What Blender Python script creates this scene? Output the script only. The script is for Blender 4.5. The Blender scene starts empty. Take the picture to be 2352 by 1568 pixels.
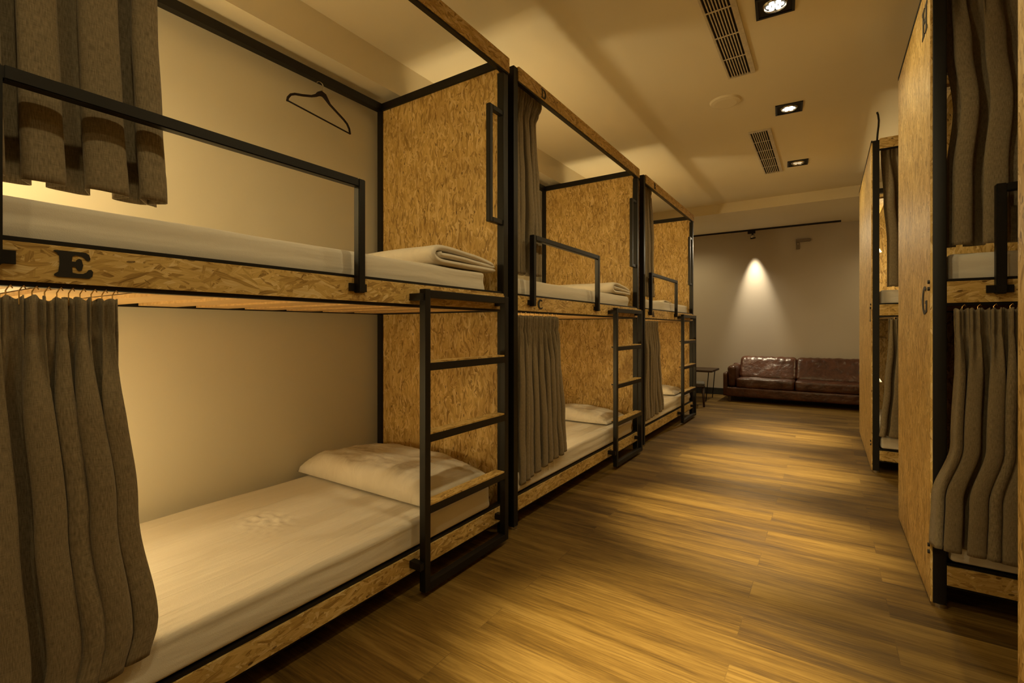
import bpy, bmesh, math, random
from mathutils import Vector, Matrix, noise
R = math.radians
sc = bpy.context.scene
COL = sc.collection
random.seed(7)

# ------------------------------------------------------------------ materials
def new_mat(name):
    m = bpy.data.materials.new(name); m.use_nodes = True
    nt = m.node_tree; b = nt.nodes['Principled BSDF']
    return m, nt, b
def N(nt, typ, **kw):
    n = nt.nodes.new(typ)
    for k, v in kw.items(): setattr(n, k, v)
    return n
def ramp(nt, stops, interp='LINEAR'):
    r = N(nt, 'ShaderNodeValToRGB'); r.color_ramp.interpolation = interp
    e = r.color_ramp.elements
    while len(e) < len(stops): e.new(0.5)
    for i, (p, c) in enumerate(stops):
        e[i].position = p; e[i].color = (*c, 1) if len(c) == 3 else c
    return r
def mapping(nt, src, scale=(1,1,1), rot=(0,0,0), loc=(0,0,0)):
    m = N(nt, 'ShaderNodeMapping'); m.inputs['Scale'].default_value = scale
    m.inputs['Rotation'].default_value = rot; m.inputs['Location'].default_value = loc
    nt.links.new(src, m.inputs['Vector']); return m.outputs['Vector']
def mathn(nt, op, a, b=None, c=None):
    n = N(nt, 'ShaderNodeMath', operation=op)
    for i, x in enumerate((a, b, c)):
        if x is None: continue
        if isinstance(x, (int, float)): n.inputs[i].default_value = x
        else: nt.links.new(x, n.inputs[i])
    return n.outputs[0]
def mixc(nt, fac, a, b, mode='MIX'):
    n = N(nt, 'ShaderNodeMix', data_type='RGBA', blend_type=mode)
    for s, x in ((n.inputs[0], fac), (n.inputs[6], a), (n.inputs[7], b)):
        if isinstance(x, (int, float)): s.default_value = x
        elif isinstance(x, tuple): s.default_value = (*x, 1)
        else: nt.links.new(x, s)
    return n.outputs[2]
def bump(nt, b, height, strength=0.3, dist=0.002):
    n = N(nt, 'ShaderNodeBump'); n.inputs['Strength'].default_value = strength
    n.inputs['Distance'].default_value = dist
    nt.links.new(height, n.inputs['Height']); nt.links.new(n.outputs[0], b.inputs['Normal'])

def mat_plain(name, col, rough=0.5, metal=0.0, spec=0.5, nscale=40, namt=0.12):
    m, nt, b = new_mat(name)
    tc = N(nt, 'ShaderNodeTexCoord').outputs['Object']
    nz = N(nt, 'ShaderNodeTexNoise'); nz.inputs['Scale'].default_value = nscale
    nt.links.new(tc, nz.inputs['Vector'])
    lo = tuple(c*(1-namt) for c in col); hi = tuple(min(1, c*(1+namt)) for c in col)
    r = ramp(nt, [(0.3, lo), (0.7, hi)]); nt.links.new(nz.outputs['Fac'], r.inputs[0])
    nt.links.new(r.outputs[0], b.inputs['Base Color'])
    b.inputs['Roughness'].default_value = rough; b.inputs['Metallic'].default_value = metal
    b.inputs['Specular IOR Level'].default_value = spec
    return m

def mat_osb():
    m, nt, b = new_mat('oriented_strand_board')
    uv = N(nt, 'ShaderNodeTexCoord').outputs['UV']
    nz = N(nt, 'ShaderNodeTexNoise'); nz.inputs['Scale'].default_value = 9; nz.inputs['Detail'].default_value = 1
    nt.links.new(uv, nz.inputs['Vector'])
    d = N(nt, 'ShaderNodeVectorMath', operation='SCALE'); nt.links.new(nz.outputs['Color'], d.inputs[0]); d.inputs['Scale'].default_value = 0.035
    a = N(nt, 'ShaderNodeVectorMath', operation='ADD'); nt.links.new(uv, a.inputs[0]); nt.links.new(d.outputs[0], a.inputs[1])
    pos = a.outputs[0]
    hcur = None; vcur = None
    for i, (ang, sx, sy) in enumerate([(4, 105, 19), (-14, 120, 22), (22, 105, 22), (-38, 110, 24), (55, 120, 28), (86, 110, 28), (9, 150, 24)]):
        mp = mapping(nt, pos, (1,1,1), (0,0,R(ang)), (i*3.7, i*1.3, 0))
        mp = mapping(nt, mp, (sx, sy, 1))
        v = N(nt, 'ShaderNodeTexVoronoi', voronoi_dimensions='2D', feature='F1'); v.inputs['Scale'].default_value = 1
        v.inputs['Randomness'].default_value = 1
        nt.links.new(mp, v.inputs['Vector'])
        s = N(nt, 'ShaderNodeSeparateColor'); nt.links.new(v.outputs['Color'], s.inputs[0])
        bias = (0.14, 0.12, 0.06, 0.0, -0.05, -0.1, 0.0)[i]
        h = mathn(nt, 'ADD', s.outputs[0], bias)
        # long thin grain inside a strand
        g = N(nt, 'ShaderNodeTexNoise', noise_dimensions='2D'); g.inputs['Scale'].default_value = 1; g.inputs['Detail'].default_value = 2
        gm = mapping(nt, mp, (4, 0.6, 1)); nt.links.new(gm, g.inputs['Vector'])
        val = mathn(nt, 'MULTIPLY_ADD', g.outputs['Fac'], 0.62, mathn(nt, 'MULTIPLY_ADD', s.outputs[1], 0.70, -0.08))
        if hcur is None: hcur, vcur = h, val
        else:
            gt = mathn(nt, 'GREATER_THAN', h, hcur)
            mx = N(nt, 'ShaderNodeMix', data_type='FLOAT')
            nt.links.new(gt, mx.inputs[0]); nt.links.new(vcur, mx.inputs[2]); nt.links.new(val, mx.inputs[3])
            vcur = mx.outputs[0]; hcur = mathn(nt, 'MAXIMUM', h, hcur)
    r = ramp(nt, [(0.10, (0.16,0.085,0.022)), (0.24, (0.42,0.26,0.075)), (0.5, (0.65,0.44,0.145)), (0.78, (0.76,0.54,0.21)), (0.95, (0.86,0.68,0.36))])
    nt.links.new(vcur, r.inputs[0])
    # larger tone drift
    n2 = N(nt, 'ShaderNodeTexNoise'); n2.inputs['Scale'].default_value = 6; nt.links.new(uv, n2.inputs['Vector'])
    r2 = ramp(nt, [(0.3, (0.78,0.74,0.68)), (0.7, (1,1,1))]); nt.links.new(n2.outputs['Fac'], r2.inputs[0])
    c = mixc(nt, 1.0, r.outputs[0], r2.outputs[0], 'MULTIPLY')
    # small dark chips
    v2 = N(nt, 'ShaderNodeTexVoronoi', voronoi_dimensions='2D', feature='F1'); v2.inputs['Scale'].default_value = 1
    mp2 = mapping(nt, pos, (60, 26, 1)); nt.links.new(mp2, v2.inputs['Vector'])
    s2 = N(nt, 'ShaderNodeSeparateColor'); nt.links.new(v2.outputs['Color'], s2.inputs[0])
    small = mathn(nt, 'LESS_THAN', v2.outputs['Distance'], 0.20); rare = mathn(nt, 'GREATER_THAN', s2.outputs[2], 0.965)
    c = mixc(nt, mathn(nt, 'MULTIPLY', mathn(nt, 'MULTIPLY', small, rare), 0.75), c, (0.07,0.03,0.008))
    nt.links.new(c, b.inputs['Base Color'])
    b.inputs['Roughness'].default_value = 0.5; b.inputs['Specular IOR Level'].default_value = 0.35
    bump(nt, b, vcur, 0.35, 0.0012)
    return m

def mat_floor():
    m, nt, b = new_mat('vinyl_wood_planks')
    ob = N(nt, 'ShaderNodeTexCoord').outputs['Object']
    br = N(nt, 'ShaderNodeTexBrick'); br.offset = 0.37; br.inputs['Scale'].default_value = 1
    br.inputs['Brick Width'].default_value = 1.15; br.inputs['Row Height'].default_value = 0.14
    br.inputs['Mortar Size'].default_value = 0.0012; br.inputs['Mortar Smooth'].default_value = 0.3
    br.inputs['Color1'].default_value = (0,0,0,1); br.inputs['Color2'].default_value = (1,1,1,1); br.inputs['Mortar'].default_value = (0.5,0.5,0.5,1)
    br.inputs['Bias'].default_value = 0
    nt.links.new(ob, br.inputs['Vector'])
    sepb = N(nt, 'ShaderNodeSeparateColor'); nt.links.new(br.outputs['Color'], sepb.inputs[0]); rnd = sepb.outputs[0]
    comb = N(nt, 'ShaderNodeCombineXYZ'); nt.links.new(mathn(nt, 'MULTIPLY', rnd, 7.3), comb.inputs[0]); nt.links.new(mathn(nt, 'MULTIPLY', rnd, 13.1), comb.inputs[2])
    ad = N(nt, 'ShaderNodeVectorMath', operation='ADD'); nt.links.new(ob, ad.inputs[0]); nt.links.new(comb.outputs[0], ad.inputs[1])
    p = ad.outputs[0]
    # long soft streaks, fine grain, knots
    n1 = N(nt, 'ShaderNodeTexNoise'); n1.inputs['Scale'].default_value = 1; n1.inputs['Detail'].default_value = 3; n1.inputs['Distortion'].default_value = 0.6
    nt.links.new(mapping(nt, p, (0.9, 11, 3)), n1.inputs['Vector'])
    n2 = N(nt, 'ShaderNodeTexNoise'); n2.inputs['Scale'].default_value = 1; n2.inputs['Detail'].default_value = 5; n2.inputs['Roughness'].default_value = 0.7
    nt.links.new(mapping(nt, p, (6, 130, 9)), n2.inputs['Vector'])
    n3 = N(nt, 'ShaderNodeTexNoise'); n3.inputs['Scale'].default_value = 1; n3.inputs['Detail'].default_value = 2
    nt.links.new(mapping(nt, ob, (0.55, 3.4, 1)), n3.inputs['Vector'])
    v = mathn(nt, 'ADD', mathn(nt, 'MULTIPLY', n1.outputs['Fac'], 0.44), mathn(nt, 'MULTIPLY', n2.outputs['Fac'], 0.46))
    v = mathn(nt, 'ADD', v, mathn(nt, 'MULTIPLY', n3.outputs['Fac'], 0.38))
    v = mathn(nt, 'ADD', v, mathn(nt, 'MULTIPLY', rnd, 0.045))
    r = ramp(nt, [(0.48, (0.030,0.015,0.0030)), (0.58, (0.090,0.048,0.0085)), (0.69, (0.170,0.096,0.0175)), (0.82, (0.27,0.165,0.040))])
    nt.links.new(v, r.inputs[0])
    kv = N(nt, 'ShaderNodeTexVoronoi', feature='F1'); kv.inputs['Scale'].default_value = 1
    nt.links.new(mapping(nt, p, (1.5, 6.5, 1)), kv.inputs['Vector'])
    kr = ramp(nt, [(0.0, (1,1,1)), (0.11, (0,0,0))]); nt.links.new(kv.outputs['Distance'], kr.inputs[0])
    c = mixc(nt, mathn(nt, 'MULTIPLY', kr.outputs[0], 0.55), r.outputs[0], (0.05,0.022,0.006))
    c = mixc(nt, mathn(nt, 'MULTIPLY', br.outputs['Fac'], 0.35), c, (0.05,0.026,0.009))
    nt.links.new(c, b.inputs['Base Color'])
    rr = ramp(nt, [(0.35, (0.50,)*3), (0.75, (0.66,)*3)]); nt.links.new(n1.outputs['Fac'], rr.inputs[0])
    nt.links.new(rr.outputs[0], b.inputs['Roughness']); b.inputs['Specular IOR Level'].default_value = 0.3
    bump(nt, b, mathn(nt, 'SUBTRACT', n2.outputs['Fac'], br.outputs['Fac']), 0.12, 0.001)
    return m

def mat_fabric(name, dark, light):
    m, nt, b = new_mat(name)
    uv = N(nt, 'ShaderNodeTexCoord').outputs['UV']
    n1 = N(nt, 'ShaderNodeTexNoise'); n1.inputs['Scale'].default_value = 1; n1.inputs['Detail'].default_value = 3
    nt.links.new(mapping(nt, uv, (800, 60, 1)), n1.inputs['Vector'])
    n2 = N(nt, 'ShaderNodeTexNoise'); n2.inputs['Scale'].default_value = 1; n2.inputs['Detail'].default_value = 3
    nt.links.new(mapping(nt, uv, (80, 1000, 1)), n2.inputs['Vector'])
    v = mathn(nt, 'MULTIPLY_ADD', n2.outputs['Fac'], 0.4, mathn(nt, 'MULTIPLY', n1.outputs['Fac'], 0.6))
    r = ramp(nt, [(0.36, dark), (0.64, light)]); nt.links.new(v, r.inputs[0])
    nt.links.new(r.outputs[0], b.inputs['Base Color']); b.inputs['Roughness'].default_value = 0.9
    b.inputs['Sheen Weight'].default_value = 0.15
    b.inputs['Specular IOR Level'].default_value = 0.15
    bump(nt, b, v, 0.4, 0.0008)
    return m

def mat_sheet():
    m, nt, b = new_mat('cream_bed_linen')
    ob = N(nt, 'ShaderNodeTexCoord').outputs['Object']
    n1 = N(nt, 'ShaderNodeTexNoise'); n1.inputs['Scale'].default_value = 1; n1.inputs['Detail'].default_value = 3; n1.inputs['Distortion'].default_value = 0.8
    nt.links.new(mapping(nt, ob, (1.6, 20, 9)), n1.inputs['Vector'])
    n2 = N(nt, 'ShaderNodeTexNoise'); n2.inputs['Scale'].default_value = 600
    nt.links.new(ob, n2.inputs['Vector'])
    r = ramp(nt, [(0.3, (0.75,0.69,0.60)), (0.7, (0.80,0.74,0.65))]); nt.links.new(n1.outputs['Fac'], r.inputs[0])
    nt.links.new(r.outputs[0], b.inputs['Base Color']); b.inputs['Roughness'].default_value = 0.8
    b.inputs['Specular IOR Level'].default_value = 0.2
    bump(nt, b, mathn(nt, 'MULTIPLY_ADD', n2.outputs['Fac'], 0.06, n1.outputs['Fac']), 0.8, 0.012)
    return m

def mat_leather():
    m, nt, b = new_mat('brown_leather')
    ob = N(nt, 'ShaderNodeTexCoord').outputs['Object']
    n1 = N(nt, 'ShaderNodeTexNoise'); n1.inputs['Scale'].default_value = 9; n1.inputs['Detail'].default_value = 4; n1.inputs['Distortion'].default_value = 1.0
    nt.links.new(ob, n1.inputs['Vector'])
    r = ramp(nt, [(0.3, (0.042,0.0125,0.0058)), (0.7, (0.090,0.029,0.0125))]); nt.links.new(n1.outputs['Fac'], r.inputs[0])
    nt.links.new(r.outputs[0], b.inputs['Base Color']); b.inputs['Roughness'].default_value = 0.34
    n2 = N(nt, 'ShaderNodeTexNoise'); n2.inputs['Scale'].default_value = 14; n2.inputs['Detail'].default_value = 2
    nt.links.new(ob, n2.inputs['Vector'])
    bump(nt, b, n2.outputs['Fac'], 0.5, 0.02)
    return m

def mat_wall(name, col, rough=0.85):
    m, nt, b = new_mat(name)
    ob = N(nt, 'ShaderNodeTexCoord').outputs['Object']
    n1 = N(nt, 'ShaderNodeTexNoise'); n1.inputs['Scale'].default_value = 1.3; nt.links.new(ob, n1.inputs['Vector'])
    r = ramp(nt, [(0.3, tuple(c*0.96 for c in col)), (0.7, col)]); nt.links.new(n1.outputs['Fac'], r.inputs[0])
    nt.links.new(r.outputs[0], b.inputs['Base Color']); b.inputs['Roughness'].default_value = rough
    b.inputs['Specular IOR Level'].default_value = 0.2
    n2 = N(nt, 'ShaderNodeTexNoise'); n2.inputs['Scale'].default_value = 160; nt.links.new(ob, n2.inputs['Vector'])
    bump(nt, b, n2.outputs['Fac'], 0.15, 0.001)
    return m

def mat_wood(name, dark, light, axis=(60, 4, 60), rough=0.5):
    m, nt, b = new_mat(name)
    ob = N(nt, 'ShaderNodeTexCoord').outputs['Object']
    n1 = N(nt, 'ShaderNodeTexNoise'); n1.inputs['Scale'].default_value = 1; n1.inputs['Detail'].default_value = 4; n1.inputs['Distortion'].default_value = 0.5
    nt.links.new(mapping(nt, ob, axis), n1.inputs['Vector'])
    r = ramp(nt, [(0.3, dark), (0.7, light)]); nt.links.new(n1.outputs['Fac'], r.inputs[0])
    nt.links.new(r.outputs[0], b.inputs['Base Color']); b.inputs['Roughness'].default_value = rough
    return m

def mat_emit(name, col, s):
    m, nt, b = new_mat(name)
    b.inputs['Base Color'].default_value = (0.8,0.75,0.65,1)
    b.inputs['Emission Color'].default_value = (*col, 1); b.inputs['Emission Strength'].default_value = s
    return m

M = {}
M['osb'] = mat_osb()
M['floor'] = mat_floor()
M['black'] = mat_plain('black_powder_coated_steel', (0.0065,0.0055,0.005), 0.45, 0.0, 0.35, 200)
M['letter'] = mat_plain('black_paint', (0.008,0.006,0.005), 0.55)
M['curtain'] = mat_fabric('taupe_linen_curtain', (0.150,0.116,0.070), (0.305,0.245,0.158))
M['sheet'] = mat_sheet()
M['leather'] = mat_leather()
M['wall'] = mat_wall('cream_wall_paint', (0.72,0.665,0.535))
M['wall_far'] = mat_wall('grey_wall_paint', (0.56,0.50,0.44))
M['ceil'] = mat_wall('ceiling_paint', (0.84,0.76,0.60))
M['base'] = mat_plain('dark_baseboard', (0.02,0.02,0.022), 0.5)
M['pine'] = mat_wood('pine_slat_wood', (0.55,0.33,0.12), (0.75,0.50,0.22), (4, 60, 60))
M['dwood'] = mat_wood('dark_walnut_wood', (0.022,0.010,0.005), (0.055,0.026,0.012), (8, 60, 60), 0.45)
M['chrome'] = mat_plain('brushed_steel', (0.55,0.52,0.48), 0.25, 1.0)
M['vent'] = mat_plain('beige_vent_enamel', (0.60,0.53,0.42), 0.5)
M['dark'] = mat_plain('dark_duct', (0.008,0.006,0.004), 0.8)
M['velvet'] = mat_plain('dark_brown_velvet', (0.014,0.006,0.003), 0.9)
M['brass'] = mat_plain('golden_brass', (0.75,0.48,0.18), 0.25, 1.0)
M['seatpad'] = mat_plain('grey_seat_pad', (0.10,0.09,0.08), 0.8)
M['bracket'] = mat_plain('taupe_plastic', (0.22,0.17,0.13), 0.5)
WARM = (1.0, 0.80, 0.41)
M['led'] = mat_emit('led_glow', (1.0,0.88,0.62), 22)
M['dim'] = mat_emit('dim_glow', (1.0,0.8,0.5), 0.5)
M['bulb'] = mat_emit('bulb_glow', (1.0,0.78,0.42), 14)

# ------------------------------------------------------------------ helpers
def link(name, bm, mat, parent=None, smooth=False, solid=None, sub=0, origin=None):
    me = bpy.data.meshes.new(name)
    bmesh.ops.recalc_face_normals(bm, faces=bm.faces)
    if origin is not None: bmesh.ops.translate(bm, verts=bm.verts, vec=-Vector(origin))
    bm.to_mesh(me); bm.free()
    if mat is not None: me.materials.append(mat)
    if smooth:
        for p in me.polygons: p.use_smooth = True
    o = bpy.data.objects.new(name, me); COL.objects.link(o)
    if origin is not None: o.location = origin
    if parent is not None: o.parent = parent
    if solid:
        s = o.modifiers.new('s', 'SOLIDIFY'); s.thickness = solid; s.offset = 0
    if sub:
        s = o.modifiers.new('sub', 'SUBSURF'); s.levels = sub; s.render_levels = sub
    return o

def tag(o, label, cat, group=None, kind=None):
    o['label'] = label; o['category'] = cat
    if group: o['group'] = group
    if kind: o['kind'] = kind
    return o

def thing(name, loc, label, cat, group=None, rz=0):
    o = bpy.data.objects.new(name, None); COL.objects.link(o)
    o.location = loc; o.rotation_euler = (0, 0, rz); o.empty_display_size = 0.1
    return tag(o, label, cat, group)

def uvbox(bm, off=(0, 0), rot=False):
    uv = bm.loops.layers.uv.verify()
    for f in bm.faces:
        n = f.normal
        ax = max(range(3), key=lambda i: abs(n[i]))
        for l in f.loops:
            c = l.vert.co
            a = (c.y, c.z) if ax == 0 else ((c.x, c.z) if ax == 1 else (c.x, c.y))
            if rot: a = (a[1], a[0])
            l[uv].uv = (a[0] + off[0], a[1] + off[1])

def add_box(bm, x0, x1, y0, y1, z0, z1):
    vs = [bm.verts.new((x, y, z)) for x in (x0, x1) for y in (y0, y1) for z in (z0, z1)]
    for f in ((0,1,3,2),(4,6,7,5),(0,4,5,1),(2,3,7,6),(0,2,6,4),(1,5,7,3)):
        bm.faces.new([vs[i] for i in f])

def box(name, dims, mat, parent=None, bev=0.0, rot=False, extra=()):
    bm = bmesh.new()
    for d in (dims, *extra): add_box(bm, *d)
    if bev: bmesh.ops.bevel(bm, geom=bm.edges[:], offset=bev, segments=2, affect='EDGES', profile=0.7)
    bm.normal_update()
    uvbox(bm, (random.uniform(0, 9), random.uniform(0, 9)), rot)
    cx = [(dims[0]+dims[1])/2, (dims[2]+dims[3])/2, dims[4]]
    return link(name, bm, mat, parent, origin=cx)

def add_cyl(bm, c, r, h, seg=20, axis='z', r2=None):
    r2 = r if r2 is None else r2
    ringA, ringB = [], []
    for i in range(seg):
        a = 2*math.pi*i/seg; ca, sa = math.cos(a), math.sin(a)
        def P(rr, t):
            if axis == 'z': return (c[0]+rr*ca, c[1]+rr*sa, c[2]+t)
            if axis == 'y': return (c[0]+rr*ca, c[1]+t, c[2]+rr*sa)
            return (c[0]+t, c[1]+rr*ca, c[2]+rr*sa)
        ringA.append(bm.verts.new(P(r, 0))); ringB.append(bm.verts.new(P(r2, h)))
    for i in range(seg):
        j = (i+1) % seg; bm.faces.new((ringA[i], ringA[j], ringB[j], ringB[i]))
    bm.faces.new(ringA[::-1]); bm.faces.new(ringB)

def add_tube(bm, pts, r, seg=10, taper=None):
    pts = [Vector(p) for p in pts]; rings = []; a = None
    for i, p in enumerate(pts):
        t = (pts[min(i+1, len(pts)-1)] - pts[max(i-1, 0)]).normalized()
        if a is None:
            a = t.cross(Vector((0, 0, 1)))
            if a.length < 0.1: a = t.cross(Vector((1, 0, 0)))
        a = (a - t*a.dot(t)).normalized(); b = t.cross(a)
        rr = r if taper is None else r*taper[i]
        rings.append([bm.verts.new(p + rr*(math.cos(2*math.pi*k/seg)*a + math.sin(2*math.pi*k/seg)*b)) for k in range(seg)])
    for i in range(len(rings)-1):
        for k in range(seg):
            bm.faces.new((rings[i][k], rings[i][(k+1) % seg], rings[i+1][(k+1) % seg], rings[i+1][k]))
    bm.faces.new(rings[0][::-1]); bm.faces.new(rings[-1])

def soft_box(bm, c, h, r, n, disp=None):
    """rounded box with a dense skin: centre c, half sizes h, corner radius r, n divisions per axis"""
    c = Vector(c); h = Vector(h)
    cache = {}
    def vert(i, j, k):
        key = (i, j, k)
        if key in cache: return cache[key]
        q = Vector(((2*i/n[0]-1)*h.x, (2*j/n[1]-1)*h.y, (2*k/n[2]-1)*h.z))
        rr = min(r, h.x*0.98, h.y*0.98, h.z*0.98)
        inner = Vector([max(-(h[a]-rr), min(h[a]-rr, q[a])) for a in range(3)])
        d = q - inner
        if d.length > 1e-9: q = inner + d.normalized()*rr
        if disp: q = q + disp(q, d.normalized() if d.length > 1e-9 else Vector((0,0,1)))
        v = bm.verts.new(c + q); cache[key] = v; return v
    def face(a): bm.faces.new(a)
    for i in range(n[0]):
        for j in range(n[1]):
            for k in (0, n[2]): face((vert(i,j,k), vert(i+1,j,k), vert(i+1,j+1,k), vert(i,j+1,k)))
    for i in range(n[0]):
        for k in range(n[2]):
            for j in (0, n[1]): face((vert(i,j,k), vert(i+1,j,k), vert(i+1,j,k+1), vert(i,j,k+1)))
    for j in range(n[1]):
        for k in range(n[2]):
            for i in (0, n[0]): face((vert(i,j,k), vert(i,j+1,k), vert(i,j+1,k+1), vert(i,j,k+1)))

def nz(x, y, z=0.0): return noise.noise(Vector((x, y, z)))

# ------------------------------------------------------------------ letters (unit boxes, counter-clockwise outlines)
def arc(cx, cy, rx, ry, a0, a1, n=14):
    return [(cx+rx*math.cos(R(a0+(a1-a0)*i/n)), cy+ry*math.sin(R(a0+(a1-a0)*i/n))) for i in range(n+1)]
LET = {
 'E': [[(0,.97),(.04,1),(.80,1),(.89,.93),(.93,.78),(.90,.69),(.84,.69),(.79,.76),(.70,.84),(.56,.86),(.47,.82),(.45,.62),(.55,.62),(.58,.70),(.64,.75),(.70,.70),(.74,.50),(.70,.30),(.64,.27),(.58,.32),(.55,.42),(.46,.42),(.47,.19),(.60,.17),(.74,.18),(.83,.24),(.88,.34),(.95,.36),(1,.27),(.98,.10),(.90,0),(.10,0),(.02,.04),(.02,.10),(.12,.20),(.15,.50),(.14,.80),(.09,.89)]],
 'C': [arc(.5,.5,.5,.5,52,318,26)+arc(.56,.5,.26,.36,318,52,20)],
 'G': [arc(.5,.5,.5,.5,52,300,26)+[(.80,.05),(.96,.10),(.98,.48),(.62,.48),(.62,.38),(.74,.36),(.72,.16)]+arc(.54,.5,.26,.38,290,56,18)],
 'H': [[(0,0),(.44,0),(.44,.12),(.34,.16),(.34,.43),(.66,.43),(.66,.16),(.56,.12),(.56,0),(1,0),(1,.12),(.90,.16),(.90,.84),(1,.88),(1,1),(.56,1),(.56,.88),(.66,.84),(.66,.57),(.34,.57),(.34,.84),(.44,.88),(.44,1),(0,1),(0,.88),(.10,.84),(.10,.16),(0,.12)]],
 'I': [[(.1,0),(.9,0),(.9,.14),(.68,.18),(.68,.82),(.9,.86),(.9,1),(.1,1),(.1,.86),(.32,.82),(.32,.18),(.1,.14)]],
 'A': [[(0,0),(.32,0),(.32,.1),(.26,.12),(.30,.26),(.60,.26),(.64,.12),(.56,.1),(.56,0),(1,0),(1,.1),(.94,.12),(.62,1),(.42,1),(.08,.12),(0,.1)]],
 'D': [[(0,0)]+arc(.45,.5,.55,.5,-90,90,14)+[(0,1),(0,.9),(.1,.86),(.28,.86)]+arc(.42,.5,.28,.34,88,-88,12)+[(.28,.14),(.28,.85),(.1,.85),(.1,.14),(0,.1)]],
 'B': [[(0,0)]+arc(.55,.26,.45,.26,-90,80,10)+arc(.50,.76,.42,.24,-75,90,10)+[(0,1),(0,.9),(.12,.86),(.12,.14),(0,.1)]],
 'F': [[(0,0),(.5,0),(.5,.12),(.4,.16),(.4,.42),(.7,.42),(.7,.58),(.4,.58),(.4,.84),(.75,.84),(.82,.68),(.95,.68),(.95,1),(0,1),(0,.88),(.12,.84),(.12,.16),(0,.12)]],
}
def letter(parent, ch, place, w, h, th=0.002):
    """place(a, b, d): letter plane coords (right, up, out) -> parent space"""
    bm = bmesh.new()
    for pts in LET[ch]:
        q = [pts[0]]
        for p in pts[1:]:
            if (p[0]-q[-1][0])**2 + (p[1]-q[-1][1])**2 > 1e-6: q.append(p)
        lo = [bm.verts.new(place(x*w, y*h, 0.0003)) for x, y in q]; hi = [bm.verts.new(place(x*w, y*h, th)) for x, y in q]
        bm.faces.new(lo[::-1]); bm.faces.new(hi)
        for i in range(len(q)):
            j = (i+1) % len(q); bm.faces.new((lo[i], lo[j], hi[j], hi[i]))
    bm.normal_update(); bmesh.ops.triangulate(bm, faces=bm.faces[:], ngon_method='EAR_CLIP')
    o = link('letter', bm, M['letter'], parent); o['label'] = 'black letter ' + ch
    return o

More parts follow.
